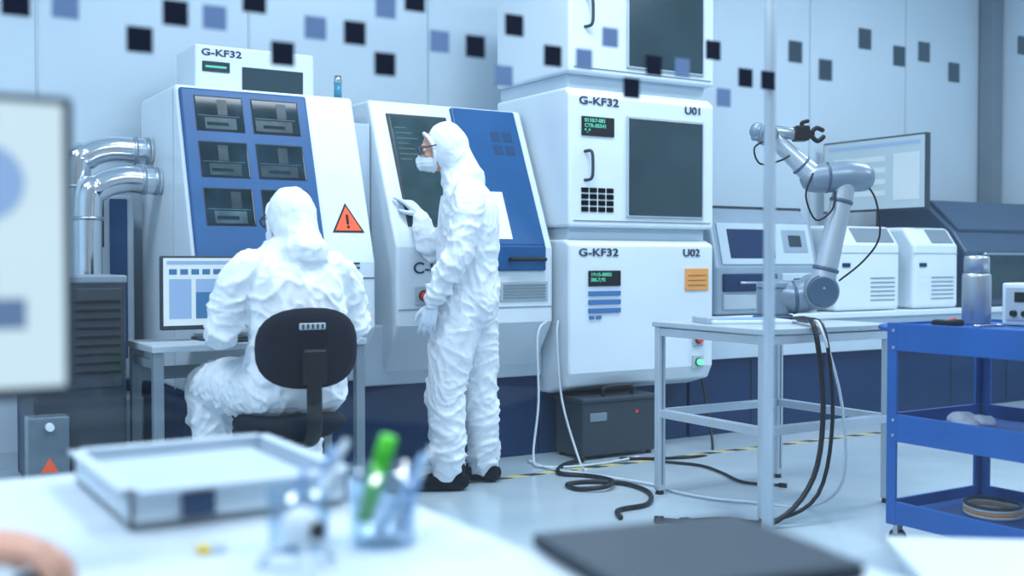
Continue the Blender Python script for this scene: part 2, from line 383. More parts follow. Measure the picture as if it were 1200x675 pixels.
# ---- stacked units
M = G('stacked_processing_machine', (4.14, 5.6, 0))
x0, x1 = 3.60, 4.69
prism(M, 'plinth', [(5.5, 0), (5.5, .37), (6.0, .37), (6.0, 0)], x0, x1+.05, NAVY, .01)
prism(M, 'lower_housing', [(5.2, .50), (5.2, 1.245), (5.26, 1.27), (6.0, 1.27), (6.0, .37), (5.42, .37), (5.24, .42)], x0, x1, WHITE, .018)
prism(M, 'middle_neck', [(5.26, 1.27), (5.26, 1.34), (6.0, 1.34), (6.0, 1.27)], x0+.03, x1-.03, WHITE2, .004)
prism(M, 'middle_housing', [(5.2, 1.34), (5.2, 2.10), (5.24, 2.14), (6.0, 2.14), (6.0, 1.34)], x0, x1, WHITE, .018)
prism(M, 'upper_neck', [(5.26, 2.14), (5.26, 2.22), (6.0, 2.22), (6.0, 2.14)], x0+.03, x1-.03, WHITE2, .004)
prism(M, 'upper_housing', [(5.2, 2.22), (5.2, 2.98), (5.24, 3.0), (6.0, 3.0), (6.0, 2.22)], x0, x1, WHITE, .018)
for nm, dz in (('middle', 0.0), ('upper', 0.875)):
    box(M, nm+'_face_gap', x0+.03, x1-.03, 5.196, 5.202, 1.375+dz, 1.38+dz, MGREY, 0)
    box(M, nm+'_window_frame', 4.005, 4.60, 5.188, 5.203, 1.40+dz, 2.0+dz, LGREY, .01)
    box(M, nm+'_window', 4.02, 4.585, 5.184, 5.2, 1.415+dz, 1.985+dz, DSCREEN, .004)
    box(M, nm+'_display', 3.685, 3.915, 5.19, 5.203, 1.865+dz, 1.975+dz, BLACK, .004)
    for i in range(3):
        text(M, nm+'_readout_%d' % i, ('0110:7-081', 'CTR-05541', '*..*')[i], .03, (3.70, 5.189, 1.943-i*.03+dz), LED, sx=1.1)
    tube(M, nm+'_handle', [(3.71, 5.2, 1.775+dz), (3.73, 5.16, 1.77+dz), (3.735, 5.155, 1.69+dz), (3.73, 5.16, 1.62+dz), (3.71, 5.2, 1.61+dz)], .009, DGREY, n=10)
    for r_ in range(4):
        for c_ in range(4):
            box(M, '%s_key_%d_%d' % (nm, r_, c_), 3.685+c_*.06, 3.732+c_*.06, 5.194, 5.2, 1.43+r_*.037, 1.456+r_*.037, KEYB, 0)
text(M, 'lettering_model_middle', 'G-KF32', 0.062, (3.665, 5.196, 2.045), sx=1.45)
text(M, 'lettering_unit_middle', 'U01', 0.062, (4.45, 5.196, 2.04), sx=1.3)
text(M, 'lettering_model_lower', 'G-KF32', 0.062, (3.665, 5.196, 1.175), sx=1.45)
text(M, 'lettering_unit_lower', 'U02', 0.062, (4.44, 5.196, 1.175), sx=1.3)
box(M, 'lower_display', 3.735, 3.965, 5.19, 5.203, 1.0, 1.09, BLACK, .004)
for i in range(2): text(M, 'lower_readout_%d' % i, ('18:15-BB02', '3BL7,85')[i], .028, (3.745, 5.189, 1.058-i*.03), LED)
for i in range(3): box(M, 'lower_key_%d' % i, 3.735, 3.965, 5.19, 5.2, .945-i*.05, .972-i*.05, KEYB, .002)
for i in range(2): box(M, 'lower_small_key_%d' % i, 3.74+i*.05, 3.775+i*.05, 5.19, 5.2, .81, .83, KEYB, .002)
box(M, 'orange_plate', 4.46, 4.645, 5.193, 5.203, .965, 1.10, ORANGE, .003)
for i in range(3): box(M, 'orange_plate_line_%d' % i, 4.48, 4.62, 5.191, 5.195, .995+i*.03, 1.0+i*.03, mat('label_brown', (.35, .15, .04), .5), 0)
button(M, 'stop_button', 4.56, 5.2, .665, RED, .042, .022)
button(M, 'start_button', 4.56, 5.2, .525, GREEN, .042, .02)

# toolbox below it
B = G('portable_power_box', (3.93, 5.3, 0))
box(B, 'case', 3.67, 4.20, 5.16, 5.44, 0.02, .33, DGREY, .012)
box(B, 'lid', 3.66, 4.21, 5.15, 5.45, .325, .36, DGREY, .012)
tube(B, 'handle', [(3.83, 5.18, .36), (3.84, 5.18, .41), (4.03, 5.18, .41), (4.04, 5.18, .36)], .012, BLACK, n=10)
for i, (fx, fy) in enumerate(((3.7, 5.19), (4.17, 5.19), (3.7, 5.41), (4.17, 5.41))): cyl(B, 'foot_%d' % (i+1), (fx, fy, 0), (fx, fy, .022), .018, .018, BLACK)
box(B, 'vent_plate', 3.72, 3.84, 5.155, 5.162, .22, .27, MGREY); box(B, 'indicator', 4.05, 4.07, 5.155, 5.162, .25, .27, RED)

# back-left machine
M = G('control_cabinet', (1.15, 6.35, 0))
box(M, 'case', .88, 1.43, 6.2, 6.55, .5, 1.50, WHITE, .02); box(M, 'plinth', .88, 1.43, 6.22, 6.55, 0, .5, NAVY)
box(M, 'window', 1.12, 1.27, 6.19, 6.21, 1.22, 1.47, DSCREEN); box(M, 'stripe', 1.30, 1.39, 6.19, 6.21, .62, 1.48, BLUE)
button(M, 'start_button', 1.34, 6.19, 1.0, GREEN, .03, .015)

# fume extractor with ducts
E = G('fume_extractor', (.93, 5.25, 0))
box(E, 'body', .74, 1.12, 5.02, 5.42, .06, 1.06, DGREY, .015)
box(E, 'top_lid', .735, 1.125, 5.015, 5.425, 1.05, 1.085, MGREY, .008)
box(E, 'door', .765, 1.10, 5.005, 5.025, .60, 1.03, mat('dark_panel', (.030, .04, .055), .5), .006)
box(E, 'base', .76, 1.10, 5.05, 5.40, 0, .06, BLACK)
for i in range(9): box(E, 'filter_grille_%d' % i, .90, 1.09, 5.0, 5.022, .66+i*.038, .672+i*.038, BLACK, 0)
box(E, 'inspection_glass', .70, .86, 4.90, 5.01, .0, .50, mat('tinted_cover', (.12, .17, .21), .2), .006)
cyl(E, 'inspection_knob', (.78, 4.90, .46), (.78, 4.87, .46), .018, .016, WHITE)
tri(E, 'warning_sign', .78, .29, lambda z: 4.90, 0.035, 0.004, WARN)
E = G('exhaust_ducts', (1.2, 5.98, 0))
box(E, 'plenum', 1.03, 1.38, 5.80, 6.15, 0, .45, MGREY, .01)
def duct(name, y, z, xr, xd, zend):
    r = .068; R = .16
    tube(E, name, [(xr, y, z), (xr-.07, y, z), (xd+R, y, z), (xd+R*.3, y, z-R*.3*.99), (xd, y, z-R), (xd, y, zend)], r, CHROME, n=24, caps=False, sub=8)
    for i, p in enumerate((xr-.035, xr-.10)):
        cyl(E, '%s_clamp_%d' % (name, i), (p, y, z), (p+.02, y, z), r+.006, r+.006, STEEL)
    cyl(E, name+'_collar', (xd, y, z-R-.05), (xd, y, z-R-.03), r+.006, r+.006, STEEL)
duct('duct_lower', 5.88, 1.56, 1.488, 1.13, .45)
duct('duct_upper', 6.06, 1.73, 1.488, 1.11, .45)

# ------------------------------------------------------------------ counter run at the right
C = G('machine_bench', (7.0, 6.0, 0))
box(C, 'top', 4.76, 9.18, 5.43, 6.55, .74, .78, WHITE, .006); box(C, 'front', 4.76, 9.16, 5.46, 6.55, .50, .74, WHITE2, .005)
box(C, 'plinth', 4.76, 9.16, 5.5, 6.55, 0, .50, NAVY)
for i in range(6): box(C, 'joint_%d' % i, 5.3+i*.7, 5.306+i*.7, 5.495, 5.502, .05, .49, FRAMEG, 0)

SIL = mat('silver_blue', (.34, .43, .52), .35, metal=.3)
M = G('benchtop_analyzer', (5.5, 5.8, .78))
prism(M, 'housing', [(5.52, .785), (5.52, 1.10), (5.60, 1.42), (5.72, 1.52), (6.2, 1.52), (6.2, .785)], 5.0, 5.97, SIL, .025)
s4 = slope(5.52, 1.10, 5.60, 1.42)
panel(M, 'lid_frame', 5.06, 5.92, 1.12, 1.40, s4, 0, .008, WHITE2, .01)
panel(M, 'lid_window', 5.14, 5.55, 1.16, 1.36, s4, 0, .012, NAVY, .01)
panel(M, 'lid_strip', 5.64, 5.88, 1.20, 1.36, s4, 0, .012, SIL, .01)
panel(M, 'lid_screen', 5.70, 5.82, 1.24, 1.32, s4, 0, .015, DSCREEN, .003)
box(M, 'drawer', 5.06, 5.55, 5.505, 5.53, .94, 1.06, NAVY, .008); box(M, 'drawer_2', 5.60, 5.92, 5.505, 5.53, .84, 1.06, WHITE2, .008)
box(M, 'tray', 5.06, 5.55, 5.505, 5.53, .82, .92, LGREY, .008)
tube(M, 'drawer_handle', [(5.2, 5.505, 1.0), (5.21, 5.48, 1.0), (5.40, 5.48, 1.0), (5.41, 5.505, 1.0)], .008, STEEL, n=8)
box(M, 'lid_seam', 5.0, 5.97, 5.70, 5.705, 1.50, 1.522, DGREY, 0)
vents(M, 'vent', 5.7, 5.9, .88, 1.02, 5.505, 6)
for nm, xa, xb, zt in (('a', 6.12, 6.80, 1.40), ('b', 6.96, 7.48, 1.40)):
    M = G('benchtop_printer_unit', ((xa+xb)/2, 5.7, .78))
    prism(M, 'case', [(5.50, .785), (5.50, 1.26), (5.60, zt), (6.0, zt), (6.0, .785)], xa, xb, WHITE, .03)
    sp = slope(5.50, 1.26, 5.60, zt)
    panel(M, 'display', xa+.22, xb-.05, 1.28, 1.385, sp, 0, .006, MGREY, .004)
    vents(M, 'vent', xb-.32, xb-.06, .86, 1.02, 5.50, 6, MGREY)
    box(M, 'badge', xa+.06, xa+.14, 5.494, 5.502, 1.10, 1.13, NAVY, 0)
    box(M, 'seam', xa, xb, 5.497, 5.502, 1.20, 1.204, MGREY, 0)
SB = mat('slate_blue', (.055, .10, .17), .4, metal=.1)
M = G('benchtop_oven', (8.4, 5.9, .78))
prism(M, 'housing', [(5.50, .785), (5.50, 1.22), (5.62, 1.38), (5.9, 1.62), (6.4, 1.62), (6.4, .785)], 7.58, 9.10, SB, .03)
prism(M, 'lid', [(5.60, 1.40), (5.86, 1.635), (6.38, 1.66), (6.38, 1.60), (5.9, 1.60), (5.62, 1.36)], 7.62, 9.06, SB, .01)
s5 = slope(5.62, 1.38, 5.9, 1.62)
panel(M, 'lid_glass', 7.72, 8.95, 1.42, 1.58, s5, 0, .03, mat('slate_glass', (.08, .13, .19), .2), .005)
box(M, 'front_glass', 7.70, 8.6, 5.49, 5.51, .85, 1.18, DSCREEN); tube(M, 'handle', [(7.8, 5.5, 1.2), (7.81, 5.46, 1.2), (8.5, 5.46, 1.2), (8.51, 5.5, 1.2)], .01, STEEL, n=8)
box(M, 'lamp', 7.63, 7.67, 5.49, 5.51, 1.14, 1.18, RED)

# wall-arm TV
T = G('wall_monitor', (7.09, 6.0, 1.5))
box(T, 'frame', 7.09, 7.14, 5.50, 6.52, 1.54, 2.12, DGREY, .006)
box(T, 'screen', 7.083, 7.095, 5.515, 6.505, 1.555, 2.105, TVW, 0)
box(T, 'menu_bar', 7.080, 7.085, 5.55, 6.45, 2.04, 2.07, SCRL, 0)
TVC = mat('tv_content', (.3, .36, .4), .3, emit=(.55, .7, .78), estr=.45)
box(T, 'content_block', 7.080, 7.085, 5.56, 5.80, 1.62, 1.98, TVC, 0)
for i in range(4): box(T, 'content_row_%d' % i, 7.080, 7.085, 5.88, 6.40, 1.66+i*.09, 1.70+i*.09, TVC, 0)
box(T, 'back_box', 7.14, 7.19, 5.8, 6.3, 1.7, 2.0, BLACK, .01)
tube(T, 'arm', [(7.18, 6.05, 1.85), (7.35, 6.2, 1.85), (7.3, 6.57, 1.85)], .02, DGREY, n=10); box(T, 'bracket', 7.2, 7.4, 6.56, 6.595, 1.75, 1.95, DGREY)

# ------------------------------------------------------------------ aluminium table + things on it
T = G('aluminium_workbench', (3.88, 3.885, 0))
xa, xb, ya, yb = 3.48, 4.28, 3.53, 4.24
box(T, 'top', xa-.03, xb+.03, ya-.03, yb+.03, .825, .85, LGREY, .004)
for i, (x, y) in enumerate(((xa, ya), (xb, ya), (xa, yb), (xb, yb))):
    box(T, 'leg_%d' % (i+1), x-.02, x+.02, y-.02, y+.02, .02, .825, ALU, .004)
    cyl(T, 'foot_%d' % (i+1), (x, y, 0), (x, y, .02), .022, .018, BLACK)
    box(T, 'leg_slot_%d' % (i+1), x-.004, x+.004, y-.0215, y-.019, .05, .80, MGREY, 0)
for z in (.40, .80):
    for i, y in enumerate((ya, yb)): box(T, 'rail_x_%d_%d' % (z*100, i), xa+.02, xb-.02, y-.018, y+.018, z-.02, z+.02, ALU, .004)
    for i, x in enumerate((xa, xb)): box(T, 'rail_y_%d_%d' % (z*100, i), x-.018, x+.018, ya+.02, yb-.02, z-.02, z+.02, ALU, .004)
P = G('control_tablet', (3.75, 3.95, .85), rot=math.radians(-20), world=False)
box(P, 'body', -.2, .2, -.13, .13, 0, .018, WHITE, .005); box(P, 'screen', -.17, .12, -.11, .11, .017, .0195, SCRL, 0); box(P, 'cradle', -.22, -.19, -.1, .1, 0, .03, LGREY)

RB = G('robot_arm', (4.15, 4.03, .85), rot=math.radians(-31.76), world=False)
RG = mat('robot_grey', (.23, .30, .38), .34, metal=.35); RD = mat('robot_joint', (.06, .11, .18), .35); RW = mat('robot_silver', (.46, .53, .60), .30, metal=.4)
def rc(n, a, b, r, m=RG, r2=None): return cyl(RB, n, a, b, r, r if r2 is None else r2, m, b=.006)
rc('base_flange', (-.087, 0, 0), (-.087, 0, .025), .10, RD)
rc('base_column', (-.087, 0, .025), (-.087, 0, .19), .082)
rc('base_ring', (-.087, 0, .155), (-.087, 0, .168), .085, RD)
tube(RB, 'shoulder_link', [(-.087, 0, .13), (0, 0, .115), (.06, 0, .12), (.13, 0, .14)], [.078, .082, .084, .086], RG, n=28)
rc('shoulder_ring', (.005, 0, .112), (.025, 0, .114), .086, RD)
rc('shoulder_joint', (.135, -.10, .145), (.135, .08, .145), .088)
rc('shoulder_cap', (.135, -.115, .145), (.135, -.10, .145), .075, RD)
tube(RB, 'upper_arm', [(.14, -.05, .16), (.17, -.05, .28), (.255, -.05, .66), (.265, -.05, .71)], [.066, .058, .052, .06], RW, n=24, sub=3)
rc('upper_arm_ring', (.162, -.05, .245), (.167, -.05, .265), .066, RD)
rc('upper_arm_ring_top', (.238, -.05, .585), (.243, -.05, .605), .058, RD)
tube(RB, 'elbow_joint', [(.34, -.04, .715), (.27, -.04, .72), (.19, -.03, .715), (.11, -.02, .71)], [.072, .076, .076, .07], RG, n=28)
rc('elbow_cap', (.335, -.04, .715), (.375, -.04, .714), .062, RD)
rc('elbow_ring', (.165, -.03, .715), (.18, -.03, .715), .079, RD)
tube(RB, 'forearm', [(.10, -.02, .73), (.03, -.01, .80), (-.06, 0, .885), (-.09, 0, .915)], [.058, .047, .042, .045], RW, n=24, sub=3)
rc('forearm_ring', (.045, -.01, .783), (.057, -.01, .772), .056, RD)
rc('wrist_joint_1', (-.12, -.055, .93), (-.12, .055, .93), .048)
rc('wrist_cap_1', (-.12, -.065, .93), (-.12, -.055, .93), .04, RD)
tube(RB, 'wrist_link', [(-.12, 0, .935), (-.165, 0, .94), (-.17, 0, .955)], [.04, .04, .04], RG, n=20)
rc('wrist_joint_2', (-.165, 0, .905), (-.165, 0, .985), .036)
rc('tool_flange', (-.10, -.01, .95), (.02, -.01, .935), .030, STEEL)
box(RB, 'tool_camera', .01, .085, -.05, .04, .90, .975, BLACK, .01)
cyl(RB, 'tool_nozzle', (.08, 0, .935), (.115, 0, .935), .022, .016, BLACK)
tube(RB, 'gripper_finger_1', [(.10, -.01, .945), (.125, -.01, .965), (.155, -.01, .955)], .012, BLACK, n=8)
tube(RB, 'gripper_finger_2', [(.10, -.01, .925), (.13, -.01, .90), (.16, -.01, .92)], .012, BLACK, n=8)
tube(RB, 'gripper_finger_3', [(.06, -.01, .97), (.05, -.01, .99), (.08, -.01, 1.0)], .010, BLACK, n=8)
tube(RB, 'cable_wrist', [(-.13, -.05, .90), (-.20, -.07, .86), (-.17, -.07, .78), (-.06, -.05, .80), (.0, -.04, .84)], .005, BLACK, n=8)
tube(RB, 'cable_elbow', [(.09, -.08, .73), (.05, -.10, .62), (.10, -.10, .50), (.18, -.10, .55), (.2, -.08, .64)], .005, BLACK, n=8)
tube(RB, 'cable_arm', [(.36, -.04, .69), (.41, -.06, .60), (.43, -.06, .42), (.36, -.04, .30), (.22, -.10, .20)], .005, BLACK, n=8)

# cables
def cable(nm, pts, r, m):
    g = G(nm, tuple(pts[len(pts)//2][:2])+(0,)); tube(g, 'cord', pts, r, m, n=8)
    e0 = Vector(pts[-1]); d = (e0-Vector(pts[-2])).normalized(); cyl(g, 'plug', e0, e0+d*.04, r*1.6, r*1.5, m, n=12)
cable('power_cable', [(3.94, 3.80, .865), (3.82, 3.62, .875), (3.73, 3.47, .84), (3.74, 3.43, .5), (3.66, 3.41, .2), (3.46, 3.43, .03), (3.28, 3.56, .014), (3.1, 3.75, .014)], .012, BLACK)
cable('power_cable', [(3.98, 3.86, .865), (3.86, 3.64, .88), (3.78, 3.46, .83), (3.80, 3.43, .45), (3.70, 3.42, .12), (3.50, 3.50, .012), (3.36, 3.64, .012), (3.2, 3.7, .012)], .009, BLACK)
cable('power_cable', [(2.98, 3.90, .012), (3.06, 4.02, .012), (3.25, 4.05, .012), (3.42, 4.25, .012), (3.45, 4.48, .012), (3.32, 4.62, .012), (3.19, 4.62, .012), (3.17, 4.5, .012), (3.28, 4.42, .025), (3.40, 4.52, .025), (3.42, 4.74, .012), (3.32, 4.88, .012), (3.45, 5.05, .012), (3.62, 5.12, .02)], .012, BLACK)
cable('power_cable', [(4.0, 4.9, .01), (4.12, 4.68, .01), (4.08, 4.45, .01), (4.0, 4.2, .01), (4.1, 4.05, .01)], .008, BLACK)
cable('power_cable', [(4.72, 5.42, .66), (4.60, 5.1, .03), (4.3, 4.9, .01), (3.9, 5.05, .01)], .008, BLACK)
cable('signal_cable', [(3.90, 3.78, .86), (3.84, 3.6, .87), (3.76, 3.46, .84), (3.86, 3.43, .5), (3.90, 3.46, .15), (3.86, 3.62, .01), (3.72, 3.80, .01), (3.60, 3.98, .01), (3.55, 4.2, .01), (3.56, 4.42, .01), (3.45, 4.78, .01), (3.36, 5.03, .01), (3.38, 5.24, .01)], .007, CABW)
cable('signal_cable', [(3.50, 5.28, .80), (3.42, 5.25, .72), (3.42, 5.24, .35), (3.36, 5.20, .05), (3.36, 5.10, .01), (3.6, 5.0, .01), (3.95, 5.05, .01)], .007, CABW)
cable('signal_cable', [(3.58, 5.28, .80), (3.56, 5.26, .7), (3.58, 5.24, .35), (3.60, 5.10, .03), (3.5, 4.9, .01)], .007, CABW)

# ------------------------------------------------------------------ blue cart
K = G('tool_cart', (3.93, 2.64, 0))
xa, xb, ya, yb = 3.63, 4.23, 2.30, 2.99
def shelf(n, z, h, m=CARTB):
    box(K, n+'_deck', xa, xb, ya, yb, z-.006, z+.002, m, 0)
    box(K, n+'_lip_left', xa-.004, xa+.01, ya, yb, z-h/2, z+h/2, m, .003); box(K, n+'_lip_right', xb-.01, xb+.004, ya, yb, z-h/2, z+h/2, m, .003)
    box(K, n+'_lip_far', xa, xb, yb-.01, yb+.004, z-h/2, z+h/2, m, .003); box(K, n+'_lip_near', xa, xb, ya-.004, ya+.01, z-h/2, z+h/2, m, .003)
shelf('top', .845, .11); shelf('middle', .48, .11); shelf('bottom', .14, .09)
box(K, 'top_tray', xa+.005, xb-.005, ya+.005, yb-.005, .88, .889, CARTB, .003)
for i, (x, y) in enumerate(((xa, yb), (xb, yb), (xa, ya), (xb, ya))):
    sx = 1 if x == xa else -1; sy = 1 if y == ya else -1
    box(K, 'post_%d_a' % (i+1), min(x, x+sx*.045), max(x, x+sx*.045), y-.006, y+.006, .09, .90, CARTB, .002)
    box(K, 'post_%d_b' % (i+1), x-.006, x+.006, min(y, y+sy*.045), max(y, y+sy*.045), .09, .90, CARTB, .002)
    cyl(K, 'caster_%d' % (i+1), (x+sx*.03-.012, y+sy*.03, .035), (x+sx*.03+.012, y+sy*.03, .035), .035, .035, BLACK)
    box(K, 'caster_fork_%d' % (i+1), x+sx*.03-.018, x+sx*.03+.018, y+sy*.03-.012, y+sy*.03+.012, .05, .10, STEEL)
for i, z in enumerate((.80, .87, .45, .51)):
    cyl(K, 'bolt_%d' % i, (xa-.003, yb-.03, z), (xa-.009, yb-.03, z), .007, .006, STEEL, n=10)
tube(K, 'push_handle', [(xa+.05, yb, .87), (xa+.06, yb+.07, .88), (xb-.06, yb+.07, .88), (xb-.05, yb, .87)], .012, CARTB, n=10)
F_ = G('thermos_flask', (3.98, 2.84, .89))
BRS = mat('flask_steel', (0.50, 0.54, 0.58), 0.38, metal=0.9, bump=0.05)
lathe(F_, 'body', (3.98, 2.84, .89), [(.052, 0), (.056, .006), (.056, .19), (.055, .20), (.050, .207)], BRS)
lathe(F_, 'lid', (3.98, 2.84, 1.099), [(.049, 0), (.049, .058), (.045, .068), (.010, .07)], BRS)
Q = G('multimeter', (3.78, 2.82, .89)); box(Q, 'body', 3.72, 3.84, 2.79, 2.86, .89, .915, BLACK, .008); box(Q, 'screen', 3.74, 3.78, 2.80, 2.85, .914, .917, MGREY, 0); cyl(Q, 'dial', (3.81, 2.825, .914), (3.81, 2.825, .92), .016, .014, RED)
Q = G('wrench', (3.86, 2.70, .89)); box(Q, 'shank', 3.80, 3.92, 2.695, 2.71, .891, .899, STEEL, .002); cyl(Q, 'ring', (3.79, 2.70, .891), (3.79, 2.70, .90), .016, .016, STEEL); cyl(Q, 'jaw', (3.93, 2.70, .891), (3.93, 2.70, .90), .018, .018, STEEL)
Q = G('power_supply', (4.10, 2.66, .89)); box(Q, 'case', 4.0, 4.17, 2.53, 2.74, .892, 1.06, WHITE, .008); box(Q, 'face', 3.994, 4.002, 2.55, 2.72, .91, 1.045, LGREY)
for i in range(3): cyl(Q, 'knob_%d' % i, (3.994, 2.58+i*.05, .94), (3.978, 2.58+i*.05, .94), .013, .012, BLACK)
box(Q, 'readout', 3.991, 3.996, 2.58, 2.68, .985, 1.025, BLACK)
Q = G('cleaning_rag', (3.85, 2.75, .483))
def ragd(p, n_): return .010*noise.noise(p*28)
fuse(Q, 'cloth', [ell_geo((3.84, 2.80, .515), (.05, .06, .032)), ell_geo((3.89, 2.74, .51), (.05, .05, .026)), ell_geo((3.80, 2.74, .508), (.045, .04, .022))], SUIT, .005, 2, ragd)
Q = G('cable_bundle', (3.9, 2.7, .145))
for i in range(4): tube(Q, 'coil_%d' % i, [(3.9+.09*math.cos(a*.7), 2.7+.11*math.sin(a*.7), .155+.012*i+.004*math.sin(a)) for a in range(10)], .007, (CABW, ORANGE, CABW, DGREY)[i], n=8)

# ------------------------------------------------------------------ operator desk with computer
D = G('steel_desk', (1.66, 5.0, 0))
box(D, 'top', 1.17, 2.16, 4.78, 5.24, .755, .785, LGREY, .004)
for i, (x, y) in enumerate(((1.20, 4.81), (2.13, 4.81), (1.20, 5.21), (2.13, 5.21))): box(D, 'leg_%d' % (i+1), x-.022, x+.022, y-.022, y+.022, 0, .755, MGREY, .004)
box(D, 'rail_back', 1.2, 2.13, 5.2, 5.22, .60, .66, MGREY); box(D, 'rail_left', 1.19, 1.21, 4.83, 5.19, .68, .72, MGREY); box(D, 'rail_right', 2.12, 2.14, 4.83, 5.19, .68, .72, MGREY)
S = G('computer_monitor', (1.56, 5.06, .785), rot=math.radians(0), world=False)
box(S, 'bezel', -.285, .27, -.02, .015, .05, .385, DGREY, .006); box(S, 'screen', -.275, .26, -.0225, -.018, .07, .375, SCRW, 0)
box(S, 'screen_toolbar', -.26, .25, -.0235, -.022, .345, .362, SCRL, 0)
for i in range(5): box(S, 'screen_block_%d' % i, -.25+.05*i, -.215+.05*i, -.0235, -.022, .30, .325, SCRB, 0)
box(S, 'screen_panel_a', -.25, -.15, -.0235, -.022, .10, .28, SCRL, 0); box(S, 'screen_panel_b', -.13, .10, -.0235, -.022, .16, .28, SCRL, 0); box(S, 'screen_panel_c', -.13, -.02, -.0245, -.022, .10, .22, SCRB, 0)
box(S, 'screen_panel_d', .12, .24, -.0235, -.022, .10, .28, SCRL, 0)
box(S, 'neck', -.03, .03, .015, .04, .0, .2, DGREY); box(S, 'foot', -.12, .12, -.07, .10, 0, .012, DGREY, .004)
S = G('keyboard', (1.70, 4.89, .785)); box(S, 'base', 1.50, 1.92, 4.83, 4.95, .785, .80, DGREY, .004)
for r_ in range(4):
    for c_ in range(13): box(S, 'key_%d_%d' % (r_, c_), 1.51+c_*.031, 1.535+c_*.031, 4.838+r_*.027, 4.86+r_*.027, .80, .806, BLACK, 0)
S = G('computer_mouse', (2.02, 4.87, .785)); box(S, 'pad', 1.95, 2.09, 4.80, 4.95, .785, .788, DGREY, 0); lathe(S, 'shell', (2.02, 4.87, .788), [(.026, 0), (.030, .008), (.026, .02), (.012, .028), (.002, .03)], BLACK)

# office chair
CH = G('office_chair', (1.645, 4.42, 0), rot=math.radians(88), world=False)   # local +x = facing
lathe(CH, 'seat', (0, 0, .43), [(.12, 0), (.21, .012), (.235, .035), (.235, .055), (.215, .075), (.15, .083), (.02, .083)], FABRIC)
lathe(CH, 'seat_pan', (0, 0, .405), [(.10, 0), (.18, .02), (.18, .03)], BLACK)
def backrest():
    v = []; f = []; n = 28; k = 7
    for side in (0, 1):
        for j in range(k):
            q = (j/(k-1)) if side == 0 else 1-(j/(k-1))
            for i in range(n):
                a = 2*math.pi*i/n; ca, sa = math.cos(a), math.sin(a)
                yy = .215*q*math.copysign(abs(ca)**.78, ca); zz = .162*q*math.copysign(abs(sa)**.78, sa)
                x = -.255+.9*yy*yy + (-.022 if side == 0 else .022)*(1-q**6)
                v.append((x, yy, .80+zz))
    t = 2*k
    f = [(j*n+i, j*n+(i+1) % n, (j+1)*n+(i+1) % n, (j+1)*n+i) for j in range(t-1) for i in range(n)]
    return CH.mesh('backrest', v, f, FABRIC, smooth=True)
backrest()
box(CH, 'back_vent', -.285, -.275, -.055, .055, .875, .902, LGREY, .006)
for i in range(5): box(CH, 'back_vent_slot_%d' % i, -.288, -.284, -.044+i*.02, -.036+i*.02, .879, .898, DGREY, 0)
tube(CH, 'back_post', [(-.02, 0, .41), (-.18, 0, .41), (-.29, 0, .46), (-.30, 0, .62), (-.285, 0, .78)], .02, BLACK, n=12, sq=1.6, side=(0, 1, 0))
box(CH, 'back_bracket', -.315, -.28, -.05, .05, .66, .80, BLACK, .01)
tube(CH, 'lever', [(.0, .05, .42), (0, .2, .40), (.02, .25, .40)], .007, BLACK, n=8)
cyl(CH, 'gas_lift', (0, 0, .10), (0, 0, .41), .025, .025, BLACK); cyl(CH, 'gas_sleeve', (0, 0, .08), (0, 0, .22), .035, .032, DGREY)
for i in range(5):
    a = math.radians(72*i+20); c_, s_ = math.cos(a), math.sin(a)
    tube(CH, 'base_arm_%d' % (i+1), [(.02*c_, .02*s_, .11), (.15*c_, .15*s_, .10), (.29*c_, .29*s_, .075)], [.028, .022, .016], BLACK, n=10)
    cyl(CH, 'caster_%d' % (i+1), (.29*c_-.02*s_, .29*s_+.02*c_, .028), (.29*c_+.02*s_, .29*s_-.02*c_, .028), .028, .028, BLACK)

# ------------------------------------------------------------------ people
def hand(g, name, org, xd, zd, left, curls, m=GLOVE, thumb=0.0, voxel=.0038, sc=1.0):
    X = Vector(xd).normalized(); Z = Vector(zd); Z = (Z-X*Z.dot(X)).normalized(); Y = Z.cross(X)
    if left: Y = -Y
    O = Vector(org)
    def W(p): return O+(X*p[0]+Y*p[1]+Z*p[2])*sc
    geos = []
    geos.append(tube_geo([W(p) for p in ((-.03, 0, 0), (.0, .0, 0), (.035, .002, .0), (.07, .002, .0), (.088, .002, -.002))], [r*sc for r in (.019, .019, .020, .019, .015)], n=20, sq=1.0))
    for yy, L in ((.026, .085), (.009, .090), (-.009, .087), (-.025, .078)):
        geos.append(tube_geo([W((.012, yy*.7, 0)), W((.05, yy*.95, .001)), W((L, yy, 0))], [.014*sc, .0145*sc, .012*sc], n=12))
    base = ((.088, .029), (.093, .0095), (.088, -.0105), (.080, -.029)); LEN = (.074, .082, .076, .060)
    for i, ((bx, by), L) in enumerate(zip(base, LEN)):
        spread = (0.10, 0.02, -.05, -.14)[i]
        p = Vector((bx-.006, by, 0)); pts = [W(p)]; ang = 0
        for seg, cv in zip((.46, .30, .24), curls[i]):
            ang += math.radians(cv)
            d = Vector((math.cos(ang)*math.cos(spread), math.sin(spread), -math.sin(ang)))
            p = p+d*L*seg; pts.append(W(p))
        geos.append(tube_geo(pts, [r*sc for r in (.0098, .0092, .0086, .0076)], n=12, sub=4))
    tb = [(.008, .018, -.006), (.034, .044, -.012-.01*thumb), (.062, .058-.012*thumb, -.018-.02*thumb), (.086, .062-.024*thumb, -.022-.035*thumb)]
    geos.append(tube_geo([W(p) for p in tb], [r*sc for r in (.015, .0135, .0108, .0090)], n=12, sub=4))
    return fuse(g, name, geos, m, voxel*sc, 3)

